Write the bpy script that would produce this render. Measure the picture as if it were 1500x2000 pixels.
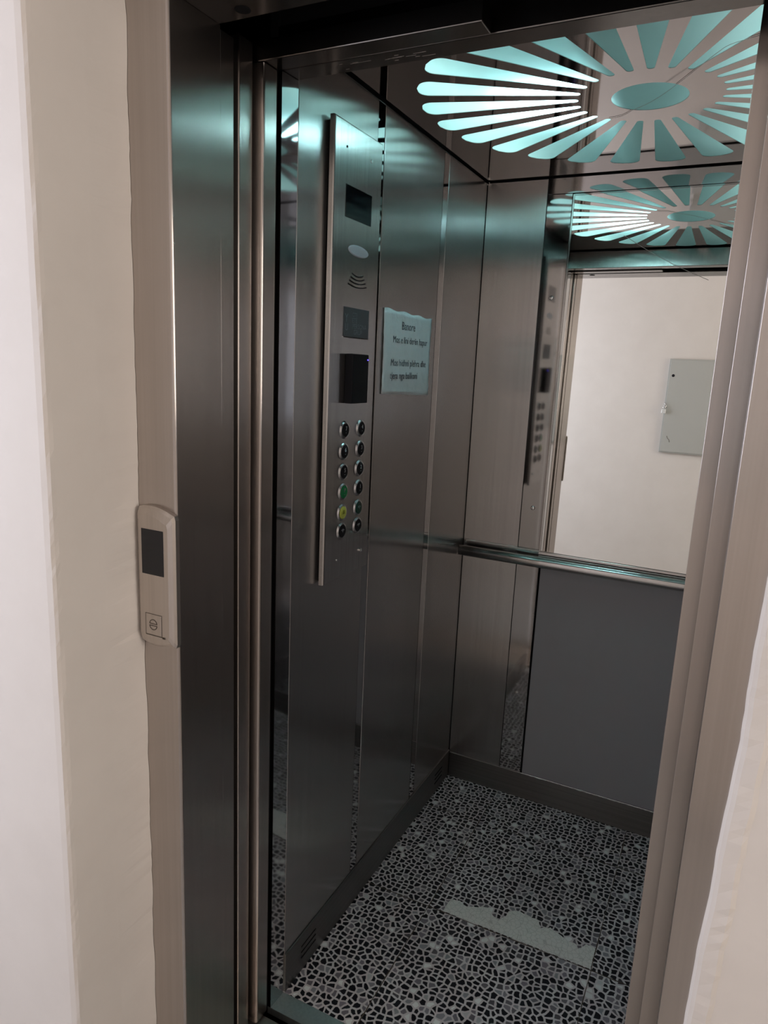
import bpy, bmesh, math, random
from mathutils import Vector, Matrix
random.seed(7)
S = bpy.context.scene
for o in list(bpy.data.objects):
    bpy.data.objects.remove(o, do_unlink=True)
COL = S.collection
PI = math.pi

# ---------------------------------------------------------------- camera
R = [[0.892604, 0.448751, 0.043363], [0.129579, -0.163237, -0.97804], [-0.431819, 0.878622, -0.203855]]
cam_d = bpy.data.cameras.new('camera')
cam = bpy.data.objects.new('camera', cam_d); COL.objects.link(cam)
cam_d.sensor_fit = 'HORIZONTAL'; cam_d.sensor_width = 36.0
cam_d.lens = 1370.1 * 36.0 / 1500.0
cam_d.clip_start = 0.02; cam_d.clip_end = 50
x_, y_, z_ = Vector(R[0]), -Vector(R[1]), -Vector(R[2])
M = Matrix(((x_.x, y_.x, z_.x), (x_.y, y_.y, z_.y), (x_.z, y_.z, z_.z))).to_4x4()
M.translation = Vector((0.8285, -1.2370, 1.5471))
cam.matrix_world = M
S.camera = cam

# ---------------------------------------------------------------- world, lights, exposure
S.view_settings.view_transform = 'Standard'; S.view_settings.look = 'None'
S.view_settings.gamma = 1.0; S.view_settings.use_curve_mapping = False
S.view_settings.exposure = 3.0   # lights below are in units of 1/8 for this exposure
W = bpy.data.worlds.new('world'); S.world = W; W.use_nodes = True
W.node_tree.nodes['Background'].inputs[0].default_value = (0.75, 0.85, 1.0, 1)
W.node_tree.nodes['Background'].inputs[1].default_value = 0.35 / 8

def area(name, loc, target, sx, sy, power, color):
    d = bpy.data.lights.new(name, 'AREA'); d.shape = 'RECTANGLE'; d.size = sx; d.size_y = sy
    d.energy = power / 8; d.color = color
    o = bpy.data.objects.new(name, d); COL.objects.link(o); o.location = loc
    o.rotation_euler = (Vector(target) - Vector(loc)).to_track_quat('-Z', 'Z').to_euler()
    return o
area('window_daylight', (-1.78, -1.25, 1.65), (0.2, -1.25, 1.55), 1.1, 1.5, 60, (0.83, 0.87, 1.0))
area('back_window_daylight', (-1.28, -2.07, 1.60), (-1.0, 0, 1.45), 0.60, 1.2, 11, (0.82, 0.86, 1.0))
area('right_fill_light', (2.66, -0.98, 1.75), (0.4, -1.35, 1.5), 0.9, 1.3, 30, (1.0, 0.91, 0.82))  # fill light added at the right end; no window is known there
LAMP_STRENGTH = 76 / 8

# ---------------------------------------------------------------- materials
def newmat(name):
    m = bpy.data.materials.new(name); m.use_nodes = True
    nt = m.node_tree; b = nt.nodes['Principled BSDF']
    return m, nt, b
def L(nt, a, b): nt.links.new(a, b)
def nd(nt, t, **k):
    n = nt.nodes.new(t)
    for a, v in k.items(): setattr(n, a, v)
    return n
def simple(name, col, rough=0.5, metal=0.0, spec=0.5):
    m, nt, b = newmat(name)
    b.inputs['Base Color'].default_value = (*col, 1); b.inputs['Roughness'].default_value = rough
    b.inputs['Metallic'].default_value = metal; b.inputs['Specular IOR Level'].default_value = spec
    return m
def coords(nt, scale):
    tc = nd(nt, 'ShaderNodeNewGeometry'); mp = nd(nt, 'ShaderNodeMapping')
    mp.inputs['Scale'].default_value = scale
    L(nt, tc.outputs['Position'], mp.inputs['Vector']); return mp.outputs['Vector']
def ramp(nt, fac, stops):
    r = nd(nt, 'ShaderNodeValToRGB'); e = r.color_ramp.elements
    while len(e) > 1: e.remove(e[-1])
    e[0].position, e[0].color = stops[0][0], (*stops[0][1], 1)
    for p, c in stops[1:]:
        q = e.new(p); q.color = (*c, 1)
    L(nt, fac, r.inputs[0]); return r.outputs[0]
def noise(nt, vec, scale, detail=3, rough=0.5):
    n = nd(nt, 'ShaderNodeTexNoise'); n.inputs['Scale'].default_value = scale
    n.inputs['Detail'].default_value = detail; n.inputs['Roughness'].default_value = rough
    L(nt, vec, n.inputs['Vector']); return n.outputs[0]
def bump(nt, b, h, strength, dist):
    bp = nd(nt, 'ShaderNodeBump'); bp.inputs['Strength'].default_value = strength; bp.inputs['Distance'].default_value = dist
    L(nt, h, bp.inputs['Height']); L(nt, bp.outputs[0], b.inputs['Normal']); return bp

def steel(name, base, rough, aniso=0.0, streak=0.0, wave=0.0, grain='v'):
    if name == 'frame_steel': wave = 0.0
    m, nt, b = newmat(name)
    b.inputs['Metallic'].default_value = 1.0
    sv = (140, 140, 1.2) if grain == 'v' else (1.2, 1.2, 140)
    st = noise(nt, coords(nt, sv), 1.0, 4, 0.6)
    if streak > 0:
        lo = [c * (1 - streak) for c in base]; hi = [min(1, c * (1 + streak)) for c in base]
        L(nt, ramp(nt, st, [(0.3, lo), (0.7, hi)]), b.inputs['Base Color']); b.inputs['Roughness'].default_value = rough
    else:
        b.inputs['Base Color'].default_value = (*base, 1); b.inputs['Roughness'].default_value = rough
    if aniso > 0:
        g = nd(nt, 'ShaderNodeNewGeometry'); cr = nd(nt, 'ShaderNodeVectorMath', operation='CROSS_PRODUCT')
        L(nt, g.outputs['Normal'], cr.inputs[0])
        cr.inputs[1].default_value = (0.002, 0.001, 1) if grain == 'v' else (1, 1, 0.002)
        b.inputs['Anisotropic'].default_value = aniso
        L(nt, cr.outputs[0], b.inputs['Tangent'])
    if wave > 0:
        wv = noise(nt, coords(nt, (1.0, 1.0, 0.6)), 3.0, 1, 0.4)
        bump(nt, b, wv, 1.0, wave)
    return m
M_BRUSH = steel('brushed_steel', (0.52, 0.51, 0.50), 0.24, 0.95, 0.06, 0.0025)
M_FRAME = steel('frame_steel', (0.50, 0.455, 0.425), 0.25, 0.93, 0.05, 0.0012)
M_HEAD = steel('shaded_header_steel', (0.20, 0.185, 0.175), 0.22, 0, 0.08, 0.001)  # darker copy of the steel; dim reflections of header and soffits put into the colour
M_POLISH = steel('polished_steel', (0.56, 0.56, 0.56), 0.05, 0, 0.0, 0.0015)
M_CEIL = steel('ceiling_steel', (0.47, 0.43, 0.42), 0.045, 0, 0.0, 0.0008)
M_COP = steel('panel_steel', (0.54, 0.53, 0.52), 0.22, 0.9, 0.12, 0.0025)
M_RAIL = steel('rail_steel', (0.62, 0.61, 0.60), 0.22)
M_SATIN = steel('satin_steel', (0.55, 0.50, 0.46), 0.38, 0, 0.06)
M_CHROME = steel('chrome', (0.75, 0.75, 0.75), 0.12)
M_RING = steel('button_ring_steel', (0.50, 0.51, 0.52), 0.25)
M_SKIRT = steel('skirting_steel', (0.22, 0.215, 0.21), 0.30, 0.8, 0.12, 0.002, 'h')
M_SILL = steel('sill_aluminium', (0.55, 0.58, 0.58), 0.45, 0, 0.08)
M_BLACK = simple('black_plastic', (0.008, 0.009, 0.012), 0.6, 0, 0.2)
M_GLOSSBLACK = simple('black_glass', (0.006, 0.008, 0.012), 0.08)
M_VOID = simple('unlit_black', (0.012, 0.012, 0.013), 0.9, 0, 0.1)  # near-black colour stands in for the unlit shaft, gaps and recesses
M_MIRROR = steel('mirror_silver', (0.88, 0.90, 0.88), 0.0)
M_MEDGE = simple('mirror_edge', (0.12, 0.22, 0.20), 0.15)
M_LAMIN = simple('grey_laminate', (0.33, 0.34, 0.365), 0.42, 0.0, 0.5)
M_LENS = simple('pale_lens', (0.55, 0.58, 0.66), 0.25)
M_CAB = simple('grey_enamel', (0.42, 0.42, 0.39), 0.5)
M_GREEN = simple('green_lens', (0.01, 0.22, 0.07), 0.25)
M_DGREEN = simple('dark_green_lens', (0.005, 0.05, 0.035), 0.25)
M_YELLOW = simple('yellow_lens', (0.55, 0.60, 0.10), 0.3)
M_WHITE = simple('white_print', (0.45, 0.47, 0.52), 0.6)
M_INK = simple('grey_ink', (0.13, 0.18, 0.22), 0.8)
M_DARK = simple('dark_brown', (0.09, 0.075, 0.06), 0.9)
M_PLATE = simple('dark_plate', (0.055, 0.075, 0.09), 0.4)
M_PLTXT = simple('plate_print', (0.16, 0.20, 0.23), 0.5)
M_HOUSE = simple('white_enamel', (0.8, 0.82, 0.82), 0.6)
M_BOX = simple('grey_housing', (0.62, 0.63, 0.63), 0.8)
M_THREAD = simple('pale_thread', (0.6, 0.55, 0.52), 0.6)

def emis(name, col, st):
    m, nt, b = newmat(name); b.inputs['Base Color'].default_value = (0, 0, 0, 1)
    b.inputs['Emission Color'].default_value = (*col, 1); b.inputs['Emission Strength'].default_value = st; return m
M_BULB = emis('lamp_glow', (0.72, 0.90, 1.0), LAMP_STRENGTH)
M_FILL_R = emis('right_fill_glow', (0.85, 0.97, 1.0), 10.5 / 8)
M_FILL_L = emis('left_fill_glow', (0.80, 0.97, 1.0), 15.0 / 8)
M_LED = emis('blue_led', (0.1, 0.06, 1.0), 3 / 8)

def acrylic():
    m = bpy.data.materials.new('teal_acrylic'); m.use_nodes = True; nt = m.node_tree
    nt.nodes.clear(); out = nd(nt, 'ShaderNodeOutputMaterial')
    tr = nd(nt, 'ShaderNodeBsdfTranslucent'); tr.inputs[0].default_value = (0.78, 0.94, 0.91, 1)
    df = nd(nt, 'ShaderNodeBsdfDiffuse')
    n = noise(nt, coords(nt, (1, 1, 1)), 9, 4, 0.6)
    c = ramp(nt, n, [(0.3, (0.36, 0.56, 0.57)), (0.7, (0.42, 0.63, 0.63))]); L(nt, c, df.inputs[0])
    mx = nd(nt, 'ShaderNodeMixShader'); mx.inputs[0].default_value = 0.45
    L(nt, tr.outputs[0], mx.inputs[1]); L(nt, df.outputs[0], mx.inputs[2])
    L(nt, mx.outputs[0], out.inputs[0]); return m
M_ACRYL = acrylic()

def plaster(name, col, col2, bs=0.22):
    m, nt, b = newmat(name)
    v = coords(nt, (1, 1, 1))
    c = ramp(nt, noise(nt, v, 5, 5, 0.6), [(0.3, col), (0.7, col2)]); L(nt, c, b.inputs['Base Color'])
    b.inputs['Roughness'].default_value = 0.75; b.inputs['Specular IOR Level'].default_value = 0.25
    a = noise(nt, coords(nt, (1, 1, 1.8)), 90, 4, 0.6); b2 = noise(nt, v, 12, 3, 0.5)
    ad = nd(nt, 'ShaderNodeMath', operation='MULTIPLY_ADD'); ad.inputs[1].default_value = 0.35 / 8
    L(nt, a, ad.inputs[0]); L(nt, b2, ad.inputs[2])
    bump(nt, b, ad.outputs[0], bs, 0.004); return m
M_WALL = plaster('cream_plaster', (0.655, 0.605, 0.56), (0.695, 0.645, 0.60))
M_FLOORL = plaster('landing_floor', (0.36, 0.34, 0.32), (0.42, 0.40, 0.37), 0.1)
def paper():
    m, nt, b = newmat('white_paper'); v = coords(nt, (1, 1, 1))
    c = ramp(nt, noise(nt, v, 30, 5, 0.6), [(0.3, (0.74, 0.80, 0.84)), (0.7, (0.80, 0.85, 0.88))]); L(nt, c, b.inputs['Base Color'])
    b.inputs['Roughness'].default_value = 0.8
    bump(nt, b, noise(nt, v, 45, 3, 0.5), 0.6, 0.004); return m
M_PAPER = paper()

def floor_mat():
    m, nt, b = newmat('pebble_vinyl')
    g = nd(nt, 'ShaderNodeNewGeometry')
    wob = nd(nt, 'ShaderNodeTexNoise'); wob.inputs['Scale'].default_value = 40; L(nt, g.outputs['Position'], wob.inputs['Vector'])
    sub = nd(nt, 'ShaderNodeVectorMath', operation='SUBTRACT'); sub.inputs[1].default_value = (0.5, 0.5, 0.5); L(nt, wob.outputs['Color'], sub.inputs[0])
    sc = nd(nt, 'ShaderNodeVectorMath', operation='SCALE'); sc.inputs['Scale'].default_value = 0.010; L(nt, sub.outputs[0], sc.inputs[0])
    ad = nd(nt, 'ShaderNodeVectorMath', operation='ADD'); L(nt, g.outputs['Position'], ad.inputs[0]); L(nt, sc.outputs[0], ad.inputs[1])
    sep = nd(nt, 'ShaderNodeSeparateXYZ'); L(nt, ad.outputs[0], sep.inputs[0])
    cmb = nd(nt, 'ShaderNodeCombineXYZ'); L(nt, sep.outputs[0], cmb.inputs[0]); L(nt, sep.outputs[1], cmb.inputs[1])
    vs = []
    for feat in ('DISTANCE_TO_EDGE', 'F1'):
        v = nd(nt, 'ShaderNodeTexVoronoi', feature=feat); v.voronoi_dimensions = '2D'; v.inputs['Scale'].default_value = 58; v.inputs['Randomness'].default_value = 0.72
        L(nt, cmb.outputs[0], v.inputs['Vector']); vs.append(v)
    edge = ramp(nt, vs[0].outputs['Distance'], [(0.115, (0, 0, 0)), (0.165, (1, 1, 1))])
    sc2 = nd(nt, 'ShaderNodeSeparateColor'); L(nt, vs[1].outputs['Color'], sc2.inputs[0])
    stone = ramp(nt, sc2.outputs[0], [(0.0, (0.004, 0.005, 0.010)), (0.70, (0.010, 0.012, 0.018)), (0.76, (0.14, 0.14, 0.16)), (0.88, (0.24, 0.23, 0.27)),
                                      (0.955, (0.30, 0.33, 0.36)), (0.975, (0.85, 0.9, 0.9)), (1.0, (0.88, 0.92, 0.92))])
    dn = noise(nt, coords(nt, (1, 1, 1)), 5, 4, 0.6)
    grout = ramp(nt, dn, [(0.3, (0.58, 0.56, 0.58)), (0.7, (0.76, 0.75, 0.77))])
    mx = nd(nt, 'ShaderNodeMix', data_type='RGBA'); L(nt, edge, mx.inputs[0]); L(nt, grout, mx.inputs[6]); L(nt, stone, mx.inputs[7])
    L(nt, mx.outputs[2], b.inputs['Base Color'])
    b.inputs['Roughness'].default_value = 0.5; b.inputs['Specular IOR Level'].default_value = 0.3
    bump(nt, b, dn, 0.2, 0.004)
    return m
M_FLOOR = floor_mat()
def torn_mat():
    m, nt, b = newmat('torn_backing'); v = nd(nt, 'ShaderNodeTexVoronoi', feature='DISTANCE_TO_EDGE'); v.inputs['Scale'].default_value = 75
    L(nt, coords(nt, (1, 1, 1)), v.inputs['Vector'])
    c = ramp(nt, v.outputs['Distance'], [(0.0, (0.60, 0.64, 0.62)), (0.06, (0.83, 0.87, 0.85)), (1, (0.88, 0.90, 0.88))]); L(nt, c, b.inputs['Base Color'])
    b.inputs['Roughness'].default_value = 0.7; return m
M_TORN = torn_mat()

# ---------------------------------------------------------------- mesh helpers
def link(name, me, m, parent=None):
    o = bpy.data.objects.new(name, me); COL.objects.link(o)
    for q in (m if isinstance(m, (list, tuple)) else [m]): me.materials.append(q)
    if parent is not None: o.parent = parent
    return o
def obj(name, bm, m, parent=None, smooth=False):
    me = bpy.data.meshes.new(name); bmesh.ops.recalc_face_normals(bm, faces=bm.faces[:])
    bm.to_mesh(me); bm.free()
    if smooth:
        for p in me.polygons: p.use_smooth = True
    return link(name, me, m, parent)
def add_box(bm, x0, x1, y0, y1, z0, z1, bev=0.0, seg=2):
    vs = [bm.verts.new((x, y, z)) for x in (x0, x1) for y in (y0, y1) for z in (z0, z1)]
    f = [(0, 1, 3, 2), (4, 6, 7, 5), (0, 4, 5, 1), (2, 3, 7, 6), (0, 2, 6, 4), (1, 5, 7, 3)]
    fs = [bm.faces.new([vs[i] for i in q]) for q in f]
    if bev > 0:
        es = list({e for q in fs for e in q.edges})
        bmesh.ops.bevel(bm, geom=es, offset=bev, segments=seg, affect='EDGES', profile=0.5)
def box(name, x0, x1, y0, y1, z0, z1, m, parent=None, bev=0.0, seg=2):
    bm = bmesh.new(); add_box(bm, x0, x1, y0, y1, z0, z1, bev, seg); return obj(name, bm, m, parent)
def boxes(name, L_, m, parent=None, bev=0.0):
    bm = bmesh.new()
    for b in L_: add_box(bm, *b, bev)
    return obj(name, bm, m, parent)
def frame_from(n):
    n = Vector(n).normalized(); a = Vector((0, 0, 1)) if abs(n.z) < 0.9 else Vector((1, 0, 0))
    u = n.cross(a).normalized(); return u, n.cross(u).normalized()
def add_lathe(bm, c, n, prof, seg=32, squash=1.0):
    """prof: list of (radius, height along n)"""
    c = Vector(c); n = Vector(n).normalized(); u, v = frame_from(n); rings = []
    for r, h in prof:
        if r < 1e-6: rings.append([bm.verts.new(c + n * h)]); continue
        rings.append([bm.verts.new(c + n * h + u * (r * math.cos(2 * PI * i / seg)) + v * (r * squash * math.sin(2 * PI * i / seg))) for i in range(seg)])
    for a, b in zip(rings, rings[1:]):
        for i in range(seg):
            j = (i + 1) % seg
            if len(a) == 1 and len(b) == 1: continue
            if len(a) == 1: bm.faces.new((a[0], b[i], b[j]))
            elif len(b) == 1: bm.faces.new((a[i], a[j], b[0]))
            else: bm.faces.new((a[i], a[j], b[j], b[i]))
def lathe(name, c, n, prof, m, parent=None, seg=32, squash=1.0, smooth=False):
    bm = bmesh.new(); add_lathe(bm, c, n, prof, seg, squash); return obj(name, bm, m, parent, smooth)
def tube(name, pts, r, m, parent=None, seg=10):
    bm = bmesh.new(); rings = []; pts = [Vector(p) for p in pts]
    for i, p in enumerate(pts):
        d = (pts[min(i + 1, len(pts) - 1)] - pts[max(i - 1, 0)]).normalized(); u, v = frame_from(d)
        if rings and False: pass
        rings.append([bm.verts.new(p + u * r * math.cos(2 * PI * k / seg) + v * r * math.sin(2 * PI * k / seg)) for k in range(seg)])
    for a, b in zip(rings, rings[1:]):
        for k in range(seg): bm.faces.new((a[k], a[(k + 1) % seg], b[(k + 1) % seg], b[k]))
    bm.faces.new(rings[0]); bm.faces.new(rings[-1][::-1])
    return obj(name, bm, m, parent, True)
def prism(name, pts2, to3, d, m, parent=None, bev=0.0):
    """extrude a 2D outline; to3(u,v,h)->xyz, h from 0 to d"""
    bm = bmesh.new()
    a = [bm.verts.new(to3(u, v, 0)) for u, v in pts2]; b = [bm.verts.new(to3(u, v, d)) for u, v in pts2]
    bm.faces.new(a); top = bm.faces.new(b[::-1]); n = len(a)
    for i in range(n): bm.faces.new((a[i], b[i], b[(i + 1) % n], a[(i + 1) % n]))
    if bev > 0: bmesh.ops.bevel(bm, geom=list(top.edges), offset=bev, segments=2, affect='EDGES', profile=0.5)
    return obj(name, bm, m, parent)
def flat_curve(splines, extrude, scale_fix=None):
    cu = bpy.data.curves.new('tmp', 'CURVE'); cu.dimensions = '2D'; cu.fill_mode = 'BOTH'; cu.extrude = extrude
    for pts in splines:
        sp = cu.splines.new('POLY'); sp.points.add(len(pts) - 1); sp.use_cyclic_u = True
        for q, (x, y) in zip(sp.points, pts): q.co = (x, y, 0, 1)
    o = bpy.data.objects.new('tmp', cu); COL.objects.link(o); bpy.context.view_layer.update()
    me = bpy.data.meshes.new_from_object(o.evaluated_get(bpy.context.evaluated_depsgraph_get()))
    bpy.data.objects.remove(o); return me
def lettering(lines, m, parent, right, up, thick=0.0003):
    """lines: (text, size, origin) flat raised print"""
    bm = bmesh.new(); right = Vector(right); up = Vector(up); nrm = right.cross(up)
    for txt, size, org in lines:
        cu = bpy.data.curves.new('tmp', 'FONT'); cu.body = txt; cu.size = size; cu.extrude = thick / 2; cu.resolution_u = 3
        o = bpy.data.objects.new('tmp', cu); COL.objects.link(o); bpy.context.view_layer.update()
        me = bpy.data.meshes.new_from_object(o.evaluated_get(bpy.context.evaluated_depsgraph_get())); bpy.data.objects.remove(o)
        org = Vector(org)
        for v in me.vertices: v.co = org + right * v.co.x + up * v.co.y + nrm * (v.co.z + thick / 2)
        bm.from_mesh(me); bpy.data.meshes.remove(me)
    me = bpy.data.meshes.new('lettering'); bm.to_mesh(me); bm.free()
    return link('lettering', me, m, parent)
def tag(o, label, cat, group=None):
    o['label'] = label; o['category'] = cat
    if group: o['group'] = group
    return o
def part_label(o, label): o['label'] = label; return o
def thing(name, label, cat, loc=(0, 0, 0), group=None):
    o = bpy.data.objects.new(name, None); COL.objects.link(o); o.empty_display_size = 0.05
    return tag(o, label, cat, group)
def struct(o, label=None, cat=None):
    o['kind'] = 'structure'
    if label: o['label'] = label; o['category'] = cat
    return o
def sempty(name, label, cat):
    o = bpy.data.objects.new(name, None); COL.objects.link(o); return struct(o, label, cat)

D = 1.1104      # cab depth
WX = 1.132      # cab width
H = 2.15        # cab height
SB = [0.102, 0.110]

# ================================================================= cab walls
B = 0.0012
wl = sempty('wall_left', 'brushed steel side wall of the lift car behind the control panel', 'wall')
for y0, y1 in ((0.0005, 0.3305), (0.3675, 0.7375), (0.7785, D - 0.001)):
    box('wall_panel', -0.012, 0.0, y0, y1, 0.0, 2.146, M_BRUSH, wl, B)
for y0, y1 in ((-0.052, -0.0005), (0.3315, 0.3645), (0.7405, 0.7755)):
    q = prism('mirror_strip', [(-0.012, y0), (-0.0006 - (0.0022 if y0 < 0 else 0), y0), (-0.0006, y1), (-0.012, y1)], lambda u, v, h: (u, v, h), 2.146 if y0 > 0 else 2.071, M_POLISH, wl)
    part_label(q, 'narrow mirror-polished steel strip')
box('backing', -0.03, -0.0125, -0.052, D, 0.0, 2.20, M_VOID, wl)
wr = sempty('wall_rear', 'rear wall of the lift car holding mirror, handrail and grey lower panel', 'wall')
for x0, x1 in ((0.0015, 0.2015), (0.9305, WX - 0.0015)):
    box('wall_panel', x0, x1, D, D + 0.012, 0.0, 2.146, M_BRUSH, wr, B)
for x0, x1 in ((0.2035, 0.2815), (0.8505, 0.9285)):
    st = box('mirror_strip', x0, x1, D + 0.0005, D + 0.012, 0.0, 2.098, M_POLISH, wr, 0.0006)
    part_label(st, 'narrow mirror-polished steel strip with screws')
    xm = (x0 + x1) / 2
    for z in (1.785, 1.092, 0.407):
        lathe('screw', (xm, D + 0.0005, z), (0, -1, 0), [(0.0075, 0), (0.0072, 0.0012), (0.005, 0.003), (0.0025, 0.0032), (0.002, 0.0018), (0, 0.0018)], M_CHROME, st, 20)
box('top_band', 0.2035, 0.9285, D + 0.0005, D + 0.012, 2.0995, 2.146, M_POLISH, wr, 0.0006)
part_label(box('lower_panel', 0.2895, 0.8425, D - 0.005, D + 0.012, 0.104, 0.928, M_LAMIN, wr, 0.0012), 'matt dark grey laminate panel')
box('panel_trim', 0.2845, 0.8475, D - 0.0075, D + 0.012, 0.099, 0.1035, M_CHROME, wr, 0.0008)
box('backing', -0.03, WX + 0.03, D + 0.0125, D + 0.03, 0.0, 2.20, M_VOID, wr)
wrt = sempty('wall_right', 'brushed steel side wall of the lift car opposite the control panel', 'wall')
for y0, y1 in ((0.0005, 0.3305), (0.3675, 0.7375), (0.7785, D - 0.001)):
    box('wall_panel', WX, WX + 0.012, y0, y1, 0.0, 2.146, M_BRUSH, wrt, B)
for y0, y1 in ((0.3315, 0.3645), (0.7405, 0.7755)):
    box('mirror_strip', WX + 0.0006, WX + 0.012, y0, y1, 0.0, 2.146, M_POLISH, wrt, 0.0006)
box('backing', WX + 0.0125, WX + 0.03, -0.052, D, 0.0, 2.20, M_VOID, wrt)
wf = sempty('wall_front', 'steel front return and transom round the lift car doorway', 'wall')
box('front_return', 0.788, WX, -0.050, -0.001, 0.0, 2.146, M_FRAME, wf, 0.0007)
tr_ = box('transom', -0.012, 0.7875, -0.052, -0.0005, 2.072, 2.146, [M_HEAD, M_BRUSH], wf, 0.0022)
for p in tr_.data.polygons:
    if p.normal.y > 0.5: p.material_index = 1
sc = bmesh.new(); rs = random.Random(11)
for k in range(16):
    x0 = rs.choice([0.12, 0.20, 0.215, 0.24]) + rs.uniform(-.02, .03); y0 = rs.uniform(-0.045, -0.012)
    add_box(sc, x0, x0 + rs.uniform(0.006, 0.03), y0, y0 + 0.0005, 2.07175, 2.0721)
part_label(obj('scratches', sc, M_SATIN, wf), 'pale scratches on the transom edge')
box('transom_cover', -0.02, WX, -0.046, -0.006, 2.1465, 2.30, M_VOID, wf)

# skirtings
def skirting(name, bx, vents, label, axis):
    o = box(name, *bx, M_SKIRT, None, 0.001); struct(o, label, 'skirting')
    return o
bl = skirting('baseboard_left', (0.0, 0.0035, 0.001, D - 0.004, 0.0, 0.109), None, 'dark steel skirting along the left lift wall', 'y')
for y0 in (0.072, 0.965):
    for k in range(3):
        bm = bmesh.new(); add_box(bm, 0.0030, 0.0040, y0 + 0.006 * k * 0, y0 + 0.07, 0.038 + 0.017 * k, 0.042 + 0.017 * k)
        obj('vent_slot', bm, M_VOID, bl)
skirting('baseboard_rear', (0.0045, WX - 0.0045, D - 0.004, D + 0.0, 0.0, 0.0985), None, 'dark steel skirting below the grey rear panel', 'x')
skirting('baseboard_right', (WX - 0.0035, WX, 0.001, D - 0.004, 0.0, 0.109), None, 'dark steel skirting along the right lift wall', 'y')

# ================================================================= floor
fl = box('floor', -0.012, WX + 0.012, 0.0, D + 0.012, -0.02, 0.0, M_FLOOR); struct(fl, 'black and grey pebble pattern vinyl tile floor of the lift car', 'floor')
# tile joints: hairline gaps filled with dark dirt
JX = [0.205, 0.672]; JY = [0.441, 0.892]
def joint(pts):
    bm = bmesh.new(); w = 0.0011; prev = None
    for i, (x, y) in enumerate(pts):
        if i < len(pts) - 1: dx, dy = pts[i + 1][0] - x, pts[i + 1][1] - y
        l = math.hypot(dx, dy); nx, ny = -dy / l, dx / l; ww = w * random.uniform(0.6, 1.5)
        a = [bm.verts.new((x + nx * ww, y + ny * ww, 0.0001)), bm.verts.new((x - nx * ww, y - ny * ww, 0.0001)),
             bm.verts.new((x + nx * ww, y + ny * ww, 0.0006)), bm.verts.new((x - nx * ww, y - ny * ww, 0.0006))]
        if prev:
            for q in ((0, 1), (1, 3), (3, 2), (2, 0)): bm.faces.new((prev[q[0]], prev[q[1]], a[q[1]], a[q[0]]))
        prev = a
    o = obj('tile_joint', bm, M_DARK, fl); return o
for x in JX: joint([(x + random.uniform(-.0008, .0008), 0.004 + i * 1.1 / 40) for i in range(41)])
for y in JY: joint([(0.006 + i * 1.12 / 40, y + 0.010 * (i / 40) + random.uniform(-.0008, .0008)) for i in range(41)])
up = [(0.2500, 0.4616), (0.2548, 0.5013), (0.2791, 0.5074), (0.3053, 0.4974), (0.3378, 0.5105), (0.3424, 0.5184), (0.3687, 0.528), (0.3805, 0.5031), (0.4043, 0.496),
      (0.4155, 0.5177), (0.4192, 0.5407), (0.447, 0.5564), (0.4767, 0.5523), (0.5059, 0.5482), (0.5187, 0.5252), (0.5428, 0.5388), (0.5689, 0.5289), (0.5944, 0.5191),
      (0.6148, 0.5164), (0.6271, 0.5046), (0.6451, 0.5287), (0.668, 0.5275)]
jag = []
for a, b in zip(up, up[1:]):
    for t in (0, .33, .66):
        jag.append((a[0] + (b[0] - a[0]) * t + random.uniform(-.0015, .0015), a[1] + (b[1] - a[1]) * t + random.uniform(-.002, .002)))
out = [(0.6695, 0.4515)] + [(0.6695, 0.5275)] + jag[::-1][:-1] + [(0.250, 0.4475)]
part_label(prism('worn_patch', out, lambda u, v, h: (u, v, h + 0.0001), 0.0008, M_TORN, fl), 'torn pale strip where the tile print is gone')
trim = box('trim_1', -0.012, 0.788, -0.052, -0.0005, -0.02, -0.0002, M_SILL); struct(trim, 'grey aluminium car door sill', 'sill')
tr2 = boxes('trim_2', [(-0.03, 0.86, -0.335, -0.175, -0.03, -0.004), (-0.03, 0.86, -0.165, -0.075, -0.03, -0.004), (-0.03, 0.86, -0.3, -0.08, -0.04, -0.02)], M_SATIN); struct(tr2, 'pale metal landing door sill', 'sill')

# ================================================================= ceiling with sunburst cut-outs
CX, CY = 0.566, 0.528
def ray_outline(k):
    th = math.radians(75.4 + 14.4 * k); ux, uy = math.cos(th), math.sin(th); vx, vy = -uy, ux
    ri, ro, wi, wo = 0.152, 0.512, 0.0085, 0.0400
    P = []
    def arc(cx, cv, r, a0, a1, n):
        for i in range(n + 1):
            a = math.radians(a0 + (a1 - a0) * i / n); P.append((cx + r * math.cos(a), cv + r * math.sin(a)))
    arc(ri + wi * 0.9, 0, wi * 0.9, 260, 100, 6)
    rc = 0.026
    arc(ro - rc - 0.003, wo - rc, rc, 95, 15, 6)
    P.append((ro, 0))
    arc(ro - rc - 0.003, -(wo - rc), rc, -15, -95, 6)
    return [(CX + ux * a + vx * b, CY + uy * a + vy * b) for a, b in P]
outline = [(0.009, 0.003), (WX - 0.009, 0.003), (WX - 0.009, D - 0.006), (0.009, D - 0.006)]
disc = [(CX + 0.081 * math.cos(2 * PI * i / 48), CY + 0.081 * math.sin(2 * PI * i / 48)) for i in range(48)]
me = flat_curve([outline, disc] + [ray_outline(k) for k in range(25)], 0.0006)
for v in me.vertices: v.co.z += H + 0.0006
ce = link('ceiling', me, M_CEIL); struct(ce, 'polished steel ceiling of the lift car cut out in a sunburst', 'ceiling')
cl = thing('ceiling_light', 'sunburst ceiling light glowing teal through the polished lift ceiling', 'light')
part_label(box('diffuser', 0.02, WX - 0.02, 0.012, D - 0.016, H + 0.0022, H + 0.0052, M_ACRYL, cl), 'teal translucent acrylic sheet')
HZ = 2.262
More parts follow.
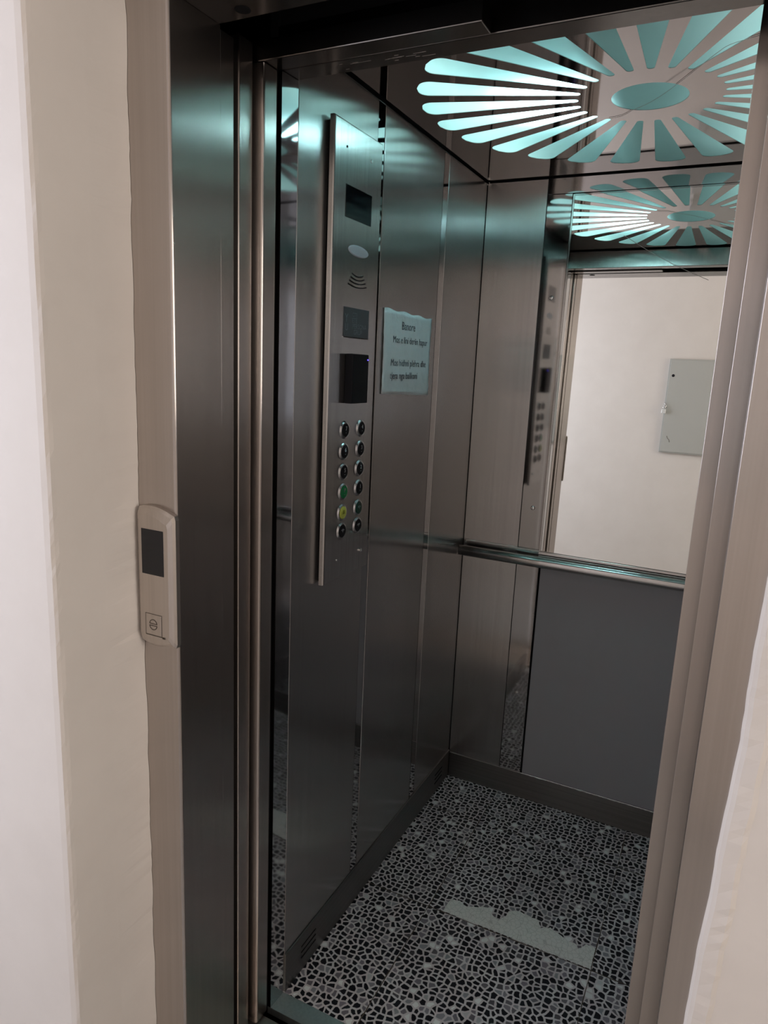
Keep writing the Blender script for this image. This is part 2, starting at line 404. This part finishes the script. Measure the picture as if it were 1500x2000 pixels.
boxes('housing', [(0.012, 0.018, 0.004, D - 0.008, H + 0.0055, HZ), (WX - 0.018, WX - 0.012, 0.004, D - 0.008, H + 0.0055, HZ), (0.018, WX - 0.018, 0.004, 0.010, H + 0.0055, HZ),
                  (0.018, WX - 0.018, D - 0.014, D - 0.008, H + 0.0055, HZ), (0.012, WX - 0.012, 0.004, D - 0.008, HZ, HZ + 0.004)], M_BOX, cl)
bm = bmesh.new(); add_box(bm, 0.285, 0.425, 0.40, 0.60, 2.200, 2.206); lp = obj('emitter', bm, [M_HOUSE, M_BULB], cl)
for p in lp.data.polygons:
    if p.normal.z < -0.5: p.material_index = 1
box('lamp_holder', 0.345, 0.365, 0.485, 0.515, 2.2065, HZ, M_HOUSE, cl)
tube('emitter', [(0.15, 0.10, 2.238), (0.15, 1.0, 2.238)], 0.013, M_FILL_L, cl, 12)  # unseen tube added to brighten the left rays
tube('emitter', [(0.80, 0.10, 2.240), (0.80, 1.0, 2.240)], 0.013, M_FILL_R, cl, 12)  # unseen weak tube added to light the right-hand rays
box('added_baffle', 0.468, 0.472, 0.012, D - 0.016, 2.164, HZ, M_BOX, cl)  # unseen baffle added to hold the hot glow off the round middle
# corner brackets
cb = tag(box('corner_bracket', 0.0008, 0.010, D - 0.010, D - 0.002, 2.138, 2.1475, M_CHROME, None, 0.001), 'tiny bright metal clip in the upper rear corner of the lift car', 'bracket')
# thread on the ceiling
def bez(pts, n=10):
    out = []
    for i in range(len(pts) - 1):
        p0 = Vector(pts[max(i - 1, 0)]); p1 = Vector(pts[i]); p2 = Vector(pts[i + 1]); p3 = Vector(pts[min(i + 2, len(pts) - 1)])
        for k in range(n):
            t = k / n
            out.append(0.5 * ((2 * p1) + (-p0 + p2) * t + (2 * p0 - 5 * p1 + 4 * p2 - p3) * t * t + (-p0 + 3 * p1 - 3 * p2 + p3) * t ** 3))
    out.append(Vector(pts[-1])); return out
zt = 2.1485
tag(tube('thread', bez([(0.462, 0.632, zt), (0.4937, 0.6225, zt), (0.5225, 0.5929, zt), (0.560, 0.560, zt), (0.6, 0.51, zt), (0.6351, 0.4561, zt), (0.6757, 0.3896, zt), (0.7056, 0.3419, zt), (0.729, 0.3121, zt), (0.767, 0.295, zt), (0.80, 0.28, zt)]), 0.0005, M_THREAD, None, 8),
    'thin thread stretched over the round middle of the ceiling light', 'thread')

# ================================================================= mirror
tx, tz = math.radians(1.1), math.radians(0.9)
def my(x, z):  # front surface of the mirror, leaning a little
    return D - math.tan(tz) * (x - 0.285) + math.tan(tx) * (z - 2.094)
def mirror_slab(name, x0, x1, z0, z1, off, m, parent):
    bm = bmesh.new()
    f = [bm.verts.new((x, my(x, z) - off, z)) for x, z in ((x0, z0), (x1, z0), (x1, z1), (x0, z1))]
    b = [bm.verts.new((x, D + 0.011, z)) for x, z in ((x0, z0), (x1, z0), (x1, z1), (x0, z1))]
    bm.faces.new(f); bm.faces.new(b[::-1])
    for i in range(4): bm.faces.new((f[i], b[i], b[(i + 1) % 4], f[(i + 1) % 4]))
    return obj(name, bm, m, parent)
mr = thing('mirror', 'large wall mirror above the handrail showing the cream landing wall', 'mirror')
mirror_slab('glass', 0.2890, 0.8440, 0.9510, 2.0915, 0.0004, M_MIRROR, mr)
mirror_slab('mirror_frame', 0.2840, 0.2885, 0.9505, 2.0955, 0.0022, M_CHROME, mr)
mirror_slab('mirror_frame', 0.8445, 0.8490, 0.9505, 2.0955, 0.0022, M_CHROME, mr)
mirror_slab('mirror_frame', 0.2887, 0.8443, 2.0917, 2.0960, 0.0022, M_POLISH, mr)
tag(tube('thread', [(0.448 + 0.254 * t, my(0.448 + 0.254 * t, 1.968 - 0.135 * t) - 0.0012 - 0.0006, 1.968 - 0.135 * t - 0.008 * math.sin(PI * t)) for t in [i / 12 for i in range(13)]], 0.0006, M_THREAD, None, 6),
    'hair-thin pale thread lying slantwise on the upper mirror', 'thread')
ld = tag(boxes('mirror_ledge', [(0.012, 0.2835, D - 0.010, D - 0.0005, 0.936, 0.948), (0.2835, 0.8495, D - 0.030, D - 0.0005, 0.929, 0.938), (0.2835, 0.8495, D - 0.035, D - 0.0005, 0.942, 0.950),
                                (0.8495, WX - 0.012, D - 0.010, D - 0.0005, 0.936, 0.948)], M_RAIL, None, 0.0012),
         'stepped bright metal ledge along the foot of the mirror', 'ledge')

# ================================================================= handrail
hr = thing('handrail', 'round brushed steel handrail across the rear wall below the mirror', 'handrail')
tube('rail', [(0.006, 1.060, 0.918), (0.3, 1.060, 0.918), (0.8, 1.060, 0.918), (WX - 0.006, 1.060, 0.918)], 0.0185, M_RAIL, hr, 40)
for x in (0.155, 0.566, 0.977):
    tube('rail_bracket', [(x, 1.066, 0.918), (x, D - 0.006, 0.918)], 0.008, M_CHROME, hr, 16)

# ================================================================= control panel
cp = thing('control_panel', 'tall raised steel control panel with twelve round buttons on the left lift wall', 'control panel')
PY0, PY1, PZ0, PZ1, PX = 0.1045, 0.3195, 1.040, 2.046, 0.020
bm = bmesh.new(); add_box(bm, 0.0075, PX, PY0, PY1, PZ0, PZ1, 0.0)
es = [e for e in bm.edges if abs(e.verts[0].co.x - PX) < 1e-5 and abs(e.verts[1].co.x - PX) < 1e-5]
bmesh.ops.bevel(bm, geom=es, offset=0.004, segments=4, affect='EDGES', profile=0.5)
obj('faceplate', bm, M_COP, cp)
box('back_box', 0.0004, 0.0074, PY0 + 0.008, PY1 - 0.008, PZ0 + 0.008, PZ1 - 0.008, M_VOID, cp)
X = PX
part_label(box('display_screen', X - 0.001, X + 0.0008, 0.1545, 0.2730, 1.8580, 1.9240, M_GLOSSBLACK, cp, 0.0004), 'black blank display')
oc = (X, 0.2195, 1.7955)
bm = bmesh.new(); u = [(0.047 * math.cos(2 * PI * i / 40), 0.0125 * math.sin(2 * PI * i / 40)) for i in range(40)]
a = [bm.verts.new((X, oc[1] + p, oc[2] + q)) for p, q in u]; b = [bm.verts.new((X + 0.002, oc[1] + p * .93, oc[2] + q * .88)) for p, q in u]
bm.faces.new(b)
for i in range(40): bm.faces.new((a[i], a[(i + 1) % 40], b[(i + 1) % 40], b[i]))
part_label(obj('emergency_lens', bm, M_LENS, cp), 'pale oval lens')
gr = bmesh.new()
for k in range(4):
    hw = 0.026 + 0.0058 * k; zc = 1.7462 - 0.0078 * k; n = 14; pr = None
    for i in range(n + 1):
        t = -1 + 2 * i / n; yy = 0.2190 + hw * t; zz = zc - 0.0052 * (1 - t * t) - 0.0
        c = [gr.verts.new((X + dx, yy, zz + dz)) for dx, dz in ((0.0, .0012), (0.0008, .0012), (0.0008, -.0012), (0.0, -.0012))]
        if pr:
            for q in range(4): gr.faces.new((pr[q], pr[(q + 1) % 4], c[(q + 1) % 4], c[q]))
        pr = c
part_label(obj('speaker_grille', gr, M_BLACK, cp), 'four black curved speaker slots')
pl = part_label(box('rating_plate', X - 0.0005, X + 0.0012, 0.1610, 0.2790, 1.6080, 1.6720, M_PLATE, cp, 0.0004), 'dark plate with small pale print')
box('plate_rim', X - 0.0004, X + 0.0010, 0.1590, 0.2800, 1.6055, 1.6078, M_CHROME, pl)
lettering([('Y', 0.026, (X + .0012, 0.1645, 1.6400)), ('U', 0.022, (X + .0012, 0.1655, 1.6215)), ('CTE', 0.013, (X + .0012, 0.198, 1.6530)), ('ETE', 0.015, (X + .0012, 0.198, 1.6400)),
           ('PERSONA', 0.0155, (X + .0012, 0.200, 1.6270)), ('GRUP', 0.0155, (X + .0012, 0.206, 1.6140))], M_PLTXT, pl, (0, 1, 0), (0, 0, 1))
for y, z in ((0.2670, 1.9960), (0.1552, 1.9965)):
    r = 0.0042 if y > 0.2 else 0.0025
    lathe('screw', (X, y, z), (1, 0, 0), [(r, 0), (r * .9, 0.0012), (0, 0.0014)], M_BLACK if y < .2 else M_CHROME, cp, 14)
lathe('key_switch', (X, 0.2771, 1.0894), (1, 0, 0), [(0.0045, 0), (0.0045, 0.004), (0.0035, 0.0045), (0.003, 0.002), (0, 0.002)], M_CHROME, cp, 20)
lathe('key_switch', (X, 0.1650, 1.0886), (1, 0, 0), [(0.003, 0), (0.003, 0.0015), (0, 0.0017)], M_CHROME, cp, 14)
ZR = [1.3975, 1.3478, 1.3000, 1.2520, 1.2025, 1.1578]
LB = ['7', '6', '5', 'P', None, '<|>']; RB = ['4', '3', '2', '1', '<|>', '>|<']
def bell(bm, x, y, z, s):
    pts = [(-1, -.7), (-.75, -.4), (-.6, .2), (-.3, .7), (0, .85), (.3, .7), (.6, .2), (.75, -.4), (1, -.7)]
    a = [bm.verts.new((x, y + p * s, z + q * s)) for p, q in pts]; b = [bm.verts.new((x + .0004, y + p * s, z + q * s)) for p, q in pts]
    bm.faces.new(a); bm.faces.new(b[::-1])
    for i in range(len(a)): bm.faces.new((a[i], b[i], b[(i + 1) % len(a)], a[(i + 1) % len(a)]))
for col, (yc, names) in enumerate(((0.1800, LB), (0.2580, RB))):
    for r, z in enumerate(ZR):
        capm = M_BLACK; lab = 'black round button with pale figure'
        if col == 0 and r == 3: capm, lab = M_GREEN, 'bright green round button'
        if col == 0 and r == 4: capm, lab = M_YELLOW, 'yellow round alarm button'
        if col == 1 and r == 4: capm, lab = M_DGREEN, 'dark green round button'
        yy = yc + (0.002 if col == 0 and r == 3 else 0)
        bt = part_label(lathe('push_button', (X, yy, z), (1, 0, 0), [(0.0212, 0), (0.0206, 0.0012), (0.0186, 0.0036), (0.0165, 0.0040), (0.0156, 0.0030), (0, 0.0030)], M_RING, cp, 36), lab)
        lathe('cap', (X + 0.0029, yy, z), (1, 0, 0), [(0.0150, 0), (0.0150, 0.0018), (0.0140, 0.0026), (0, 0.0030)], capm, bt, 32)
        zx = X + 0.0060
        tm = M_WHITE if capm is M_BLACK else (M_INK if capm is M_YELLOW else M_PLTXT)
        if names[r] is None:
            bm = bmesh.new(); bell(bm, zx, yy, z + 0.0015, 0.0065); obj('bell_symbol', bm, simple('olive_print', (0.22, 0.25, 0.02), 0.6), bt)
        elif len(names[r]) == 1:
            lettering([(names[r], 0.0135, (zx, yy - 0.0035, z - 0.0005)), ('..', 0.010, (zx, yy - 0.0030, z - 0.0065))], tm, bt, (0, 1, 0), (0, 0, 1))
        else:
            lettering([(names[r], 0.0095, (zx, yy - 0.0085, z - 0.0005))], tm, bt, (0, 1, 0), (0, 0, 1))

# card reader
cr = thing('card_reader', 'black plastic card reader with a blue light on the steel control panel', 'card reader')
bm = bmesh.new(); add_box(bm, X, X + 0.021, 0.1740, 0.2500, 1.4590, 1.5705, 0.0022, 2); obj('body', bm, M_BLACK, cr)
part_label(box('indicator_light', X + 0.0195, X + 0.0215, 0.2420, 0.2475, 1.5570, 1.5600, M_LED, cr), 'glowing blue dot')

# notice
nt_ = thing('paper_notice', 'pale sheet of paper with printed notice taped beside the control panel', 'notice')
bm = bmesh.new(); nx, nz = 24, 18; G = []
y0, y1 = 0.3955, 0.7010
for i in range(nx + 1):
    row = []
    for j in range(nz + 1):
        s, t = i / nx, j / nz
        ya = y0 + (y1 - y0) * s; zt_ = 1.6905 - 0.006 * s + (0.002 * math.sin(s * 20) if j == nz else 0); zb = 1.4755 - 0.008 * s
        xx = 0.0012 + 0.0018 * (0.5 + 0.5 * math.sin(9 * s + 4 * t)) + 0.001 * math.sin(17 * t + 3 * s) ** 2
        row.append(bm.verts.new((xx, ya, zb + (zt_ - zb) * t)))
    G.append(row)
for i in range(nx):
    for j in range(nz): bm.faces.new((G[i][j], G[i + 1][j], G[i + 1][j + 1], G[i][j + 1]))
sh = obj('sheet', bm, M_PAPER, nt_, True)
md = sh.modifiers.new('thick', 'SOLIDIFY'); md.thickness = 0.0003; md.offset = -1
XT = 0.0043
for ln in (('Banore', 0.030, (XT, 0.498, 1.6430)), ('Mos e lini derën hapur', 0.0245, (XT, 0.448, 1.6080)), ('Mos hidhni plehra dhe', 0.0255, (XT, 0.440, 1.5480)),
           ('tjera nga ballkoni', 0.0255, (XT, 0.440, 1.5145))):
    lettering([ln], M_INK, nt_, (0, 1, 0), (0, 0, 1))

# ================================================================= doors
ld_ = thing('sliding_door', 'open landing door with only its steel leading edge showing beside the dark gap', 'door')
box('door_panel', -0.62, -0.020, -0.157, -0.117, 0.006, 2.096, M_FRAME, ld_, 0.003, 3)
cd = thing('sliding_door', 'open lift car door whose rounded pinkish steel edge stands next to the car wall', 'door')
bm = bmesh.new(); add_box(bm, -0.62, -0.004, -0.108, -0.063, 0.006, 2.066, 0.0)
es = [e for e in bm.edges if abs(e.verts[0].co.x + 0.004) < 1e-5 and abs(e.verts[1].co.x + 0.004) < 1e-5 and abs(e.verts[0].co.z - e.verts[1].co.z) > 1]
bmesh.ops.bevel(bm, geom=es, offset=0.006, segments=4, affect='EDGES', profile=0.5)
obj('door_panel', bm, M_FRAME, cd)
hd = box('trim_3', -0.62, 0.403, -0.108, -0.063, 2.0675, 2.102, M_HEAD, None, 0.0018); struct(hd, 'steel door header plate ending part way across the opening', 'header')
# landing frame
lf = sempty('trim_4', 'brushed steel landing door frame round the lift opening', 'door frame')
bm = bmesh.new(); add_box(bm, -0.13, -0.012, -0.336, -0.300, 0.0, 2.0825, 0.0)
add_box(bm, -0.050, -0.012, -0.300, -0.216, 0.0, 2.0825, 0.0)
bmesh.ops.remove_doubles(bm, verts=bm.verts[:], dist=1e-6)
es = [e for e in bm.edges if abs(e.verts[0].co.x + .012) < 1e-5 and abs(e.verts[1].co.x + .012) < 1e-5 and abs(e.verts[0].co.y + .336) < 1e-5 and abs(e.verts[1].co.y + .336) < 1e-5]
bmesh.ops.bevel(bm, geom=es, offset=0.005, segments=5, affect='EDGES', profile=0.5)
obj('left_jamb', bm, M_FRAME, lf)
box('jamb_return', -0.050, -0.0135, -0.2150, -0.1790, 0.0, 2.078, M_FRAME, lf, 0.0012)
box('right_jamb', 0.8385, 0.940, -0.336, -0.200, 0.0, 2.0825, M_FRAME, lf, 0.0007)
box('strike_post', 0.8135, 0.870, -0.150, -0.1075, 0.0, 2.0825, M_FRAME, lf, 0.0007)
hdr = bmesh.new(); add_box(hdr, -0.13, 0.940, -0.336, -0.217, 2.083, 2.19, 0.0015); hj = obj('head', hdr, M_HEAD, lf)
lathe('screw_hole', (0.0546, -0.2426, 2.0829), (0, 0, -1), [(0.013, 0), (0.0125, 0.0008), (0, 0.0008)], M_VOID, hj, 24)

# shaft
sf = sempty('wall_shaft', 'dark lift shaft around the car', 'wall')
boxes('shaft_wall', [(-0.75, -0.70, -0.30, 1.35, -0.5, 2.7), (1.35, 1.40, -0.30, 1.35, -0.5, 2.7), (-0.75, 1.40, 1.30, 1.35, -0.5, 2.7), (-0.75, 1.40, -0.30, 1.35, 2.65, 2.70), (-0.75, 1.40, -0.30, 1.35, -0.55, -0.5),
                     (-0.70, 1.35, -0.216, -0.206, 2.195, 2.65), (-0.70, -0.052, -0.216, -0.206, -0.5, 2.195), (0.945, 1.35, -0.216, -0.206, -0.5, 2.195), (-0.05, 0.945, -0.216, -0.206, -0.5, -0.045)], M_VOID, sf)
box('track_beam', -0.66, 1.2, -0.190, -0.070, 2.22, 2.34, M_VOID, sf)

# ================================================================= landing walls
def jitter_wall(name, rows, m, label):
    """rows(z) -> list of (x,y) outline for that height; solid column"""
    bm = bmesh.new(); zs = [2.80 * i / 220 for i in range(221)]; prev = None
    for z in zs:
        P = rows(z); cur = [bm.verts.new((x, y, z)) for x, y in P]
        if prev:
            for i in range(len(P)): bm.faces.new((prev[i], prev[(i + 1) % len(P)], cur[(i + 1) % len(P)], cur[i]))
        else: bm.faces.new(cur)
        prev = cur
    bm.faces.new(prev[::-1]); o = obj(name, bm, m); struct(o, label, 'wall'); return o
rl = random.Random(3)
def mkn(seed, amp, step):
    r = random.Random(seed); vals = [r.uniform(-amp, amp) for _ in range(400)]
    def f(z):
        q = z / step; i = int(q); t = q - i; return vals[i] * (1 - t) + vals[i + 1] * t
    return f
nA, nB, nC, nD_ = mkn(1, 0.0016, 0.05), mkn(2, 0.0009, 0.013), mkn(4, 0.0030, 0.09), mkn(5, 0.0020, 0.02)
def rows_l(z):
    e = -0.0935 + nA(z) + nB(z) - (0.004 if z > 1.05 else 0) + 0.003 * max(0, 1.05 - z)
    c = nA(z + .7) * 0.9 + nB(z + .3) * 0.9 + nD_(z) * 0.2
    return [(-1.80, -0.520), (-0.112, -0.520), (-0.1005, -0.5185 + c * .3), (-0.0960 + c, -0.5145 - c), (-0.0955 + nB(z + 1) * .4, -0.507), (-0.0955, -0.42), (e, -0.3375), (e, -0.3365), (-0.14, -0.3365), (-0.14, -0.20), (-1.80, -0.20)]
jitter_wall('wall_landing_left', rows_l, M_WALL, 'cream plastered landing wall and reveal left of the lift')
def lerp_tab(tab, z):
    for (z0, v0), (z1, v1) in zip(tab, tab[1:]):
        if z <= z1: return v0 + (v1 - v0) * max(0, (z - z0)) / (z1 - z0)
    return tab[-1][1]
EDGE = [(0, .868), (0.60, .868), (0.72, .8695), (0.82, .872), (0.90, .8765), (0.97, .8765), (1.05, .880), (1.12, .883), (1.18, .8825), (1.22, .882), (1.30, .8835), (1.45, .886), (1.6, .887), (2.8, .887)]
def rows_r(z):
    e = lerp_tab(EDGE, z) + nC(z) * 0.25 + nD_(z) * 0.25
    c = e + 0.006 + nD_(z + .4) * 0.5
    return [(e, -0.3365), (e, -0.3425), (e + 0.003, -0.3500 + nB(z)), (e + 0.008, -0.3530 + nB(z)), (c + 0.018, -0.3545 + nB(z + .5)), (c + 0.024, -0.3530), (1.0, -0.3530), (2.70, -0.3530), (2.70, -0.20), (0.945, -0.20), (0.945, -0.3365)]
jitter_wall('wall_landing_right', rows_r, M_WALL, 'cream plastered landing wall right of the lift with ragged paint edge')
o = box('wall_landing_top', -0.0955, 0.888, -0.520, -0.3365, 2.16, 2.80, M_WALL); struct(o, 'cream plastered wall over the lift opening', 'wall')
o = box('wall_landing_head', -0.14, 0.945, -0.3365, -0.217, 2.191, 2.80, M_WALL); struct(o, 'plastered lintel behind the lift opening', 'wall')
o = boxes('wall_opposite', [(-0.96, 2.70, -2.10, -2.00, 0.0, 2.80), (-1.80, -1.60, -2.10, -2.00, 0.0, 2.80), (-1.60, -0.96, -2.10, -2.00, 0.0, 0.98), (-1.60, -0.96, -2.10, -2.00, 2.22, 2.80)], M_WALL); struct(o, 'cream landing wall facing the lift, seen in the mirror', 'wall')
o = boxes('wall_window_side', [(-1.80, -1.70, -2.0, -1.80, 0, 2.8), (-1.80, -1.70, -0.70, -0.52, 0, 2.8), (-1.80, -1.70, -1.80, -0.70, 0, 0.90), (-1.80, -1.70, -1.80, -0.70, 2.40, 2.8)], M_WALL); struct(o, 'landing end wall with window', 'wall')
o = boxes('window_1', [(-1.77, -1.72, -1.80, -1.755, 0.90, 2.40), (-1.77, -1.72, -0.745, -0.70, 0.90, 2.40), (-1.77, -1.72, -1.755, -0.745, 0.90, 0.945), (-1.77, -1.72, -1.755, -0.745, 2.355, 2.40), (-1.765, -1.725, -1.27, -1.23, 0.945, 2.355)], M_HOUSE); struct(o, 'white landing window frame', 'window')
o = boxes('window_2', [(-1.60, -1.565, -2.06, -2.02, 0.98, 2.22), (-0.995, -0.96, -2.06, -2.02, 0.98, 2.22), (-1.565, -0.995, -2.06, -2.02, 0.98, 1.015), (-1.565, -0.995, -2.06, -2.02, 2.185, 2.22)], M_HOUSE); struct(o, 'narrow white window frame in the landing wall opposite', 'window')
o = boxes('wall_stair_side', [(2.60, 2.70, -2.0, -1.45, 0, 2.8), (2.60, 2.70, -0.50, -0.30, 0, 2.8), (2.60, 2.70, -1.45, -0.50, 0, 1.08), (2.60, 2.70, -1.45, -0.50, 2.42, 2.8)], M_WALL); struct(o, 'landing end wall towards the stairs', 'wall')
o = box('ceiling_landing', -1.80, 2.70, -2.10, -0.20, 2.80, 2.90, M_WALL); struct(o, 'landing ceiling', 'ceiling')
o = box('floor_landing', -1.80, 2.70, -2.10, -0.335, -0.10, 0.0, M_FLOORL); struct(o, 'landing floor', 'floor')

# ================================================================= landing call panel
ca = thing('call_panel', 'satin metal call panel with black display on the left landing jamb', 'call panel')
def outline_call(ins):
    x0, x1, z0, z1 = -0.0925 + ins * .6, -0.0065 - ins, 1.0335 + ins * 1.3, 1.2915 - ins * 1.3; P = []
    n = 14; r = 0.010
    for i in range(n + 1):
        t = i / n; x = x0 + r * .4 + (x1 - x0 - r * 1.4) * t; P.append((x, z1 - 0.006 * (2 * (t - .35)) ** 2))
    P.append((x1 - r * .25, z1 - 0.0125)); P.append((x1, z1 - 0.020))
    P.append((x1, z0 + 0.012)); P.append((x1 - r * .3, z0 + 0.005))
    for i in range(n + 1):
        t = 1 - i / n; x = x0 + r * .4 + (x1 - x0 - r * 1.4) * t; P.append((x, z0 + 0.007 * (2 * (t - .45)) ** 2))
    P.append((x0, z0 + 0.018)); P.append((x0, z1 - 0.012)); return P
bm = bmesh.new(); rings = []
for ins, y in ((0, -0.3362), (0, -0.3450), (0.0035, -0.3490), (0.0125, -0.3520)):
    rings.append([bm.verts.new((x, y, z)) for x, z in outline_call(ins)])
n = len(rings[0])
for a, b in zip(rings, rings[1:]):
    for i in range(n): bm.faces.new((a[i], a[(i + 1) % n], b[(i + 1) % n], b[i]))
bm.faces.new(rings[-1]); bm.faces.new(rings[0][::-1]); obj('housing', bm, M_SATIN, ca)
YC = -0.3520
part_label(box('display_screen', -0.0790, -0.0285, YC - 0.0008, YC + 0.001, 1.1690, 1.2510, M_GLOSSBLACK, ca, 0.0006), 'black blank display')
cbn = part_label(box('call_button', -0.0725, -0.0370, YC - 0.0012, YC + 0.001, 1.0575, 1.0955, M_SATIN, ca, 0.001), 'square metal call button with divided circle')
xc, zc = -0.0548, 1.0765
bm = bmesh.new()
def bar(bm, x0, x1, z0, z1): add_box(bm, x0, x1, YC - 0.0016, YC - 0.0010, z0, z1)
for s in (1, -1):
    pr = None
    for i in range(13):
        a = PI * i / 12; c, si = math.cos(a), math.sin(a)
        q = [bm.verts.new((xc + r * c, y, zc + s * (0.0014 + r * si * 0.95))) for r, y in ((0.0092, YC - .0010), (0.0092, YC - .0016), (0.0076, YC - .0016), (0.0076, YC - .0010))]
        if pr:
            for k in range(4): bm.faces.new((pr[k], pr[(k + 1) % 4], q[(k + 1) % 4], q[k]))
        pr = q
    bar(bm, xc - 0.0092, xc + 0.0092, zc + s * 0.0018 - 0.0007, zc + s * 0.0018 + 0.0007)
obj('button_symbol', bm, M_DARK, cbn)
bm = bmesh.new()
for b in ((-0.0740, -0.0355, 1.0955, 1.0962), (-0.0740, -0.0733, 1.0565, 1.0960), (-0.0362, -0.0355, 1.0565, 1.0960), (-0.0740, -0.0300, 1.0550, 1.0566), (-0.0350, -0.0290, 1.0530, 1.0560)):
    add_box(bm, b[0], b[1], YC - 0.0004, YC + 0.0002, b[2], b[3])
obj('button_dark_lines', bm, M_DARK, ca)  # thin dark strips round the call button

# ================================================================= cabinet opposite (in the mirror)
el = thing('electrical_cabinet', 'grey metal electrical cabinet on the landing wall, seen in the mirror', 'cabinet')
box('cabinet_body', 0.258, 0.735, -2.0, -1.978, 1.144, 1.802, M_CAB, el, 0.002)
box('cabinet_door', 0.266, 0.727, -1.978, -1.972, 1.152, 1.794, M_CAB, el, 0.002)
lathe('keyhole', (0.293, -1.972, 1.686), (0, 1, 0), [(0.010, 0), (0.010, 0.001), (0, 0.001)], M_BLACK, el, 20)
tube('cabinet_scratch', [(0.300, -1.9718, 1.262), (0.308, -1.9718, 1.245), (0.318, -1.9718, 1.238), (0.322, -1.9718, 1.220)], 0.0022, simple('scratch', (0.2, 0.19, 0.16), 0.8), el, 6)
tube('hasp', [(0.262, -1.978, 1.490), (0.264, -1.962, 1.490), (0.272, -1.962, 1.470), (0.274, -1.972, 1.462)], 0.004, M_CHROME, el, 10)
pk = thing('padlock', 'small silver padlock hanging at the edge of the grey cabinet in the mirror', 'padlock')
box('padlock_body', 0.246, 0.276, -1.966, -1.952, 1.420, 1.448, simple('pale_metal', (0.8, 0.8, 0.78), 0.3, 0.4), pk, 0.003)
tube('shackle', [(0.253, -1.959, 1.446), (0.253, -1.959, 1.468), (0.257, -1.959, 1.474), (0.265, -1.959, 1.474), (0.269, -1.959, 1.468), (0.269, -1.959, 1.446)], 0.0025, M_CHROME, pk, 10)
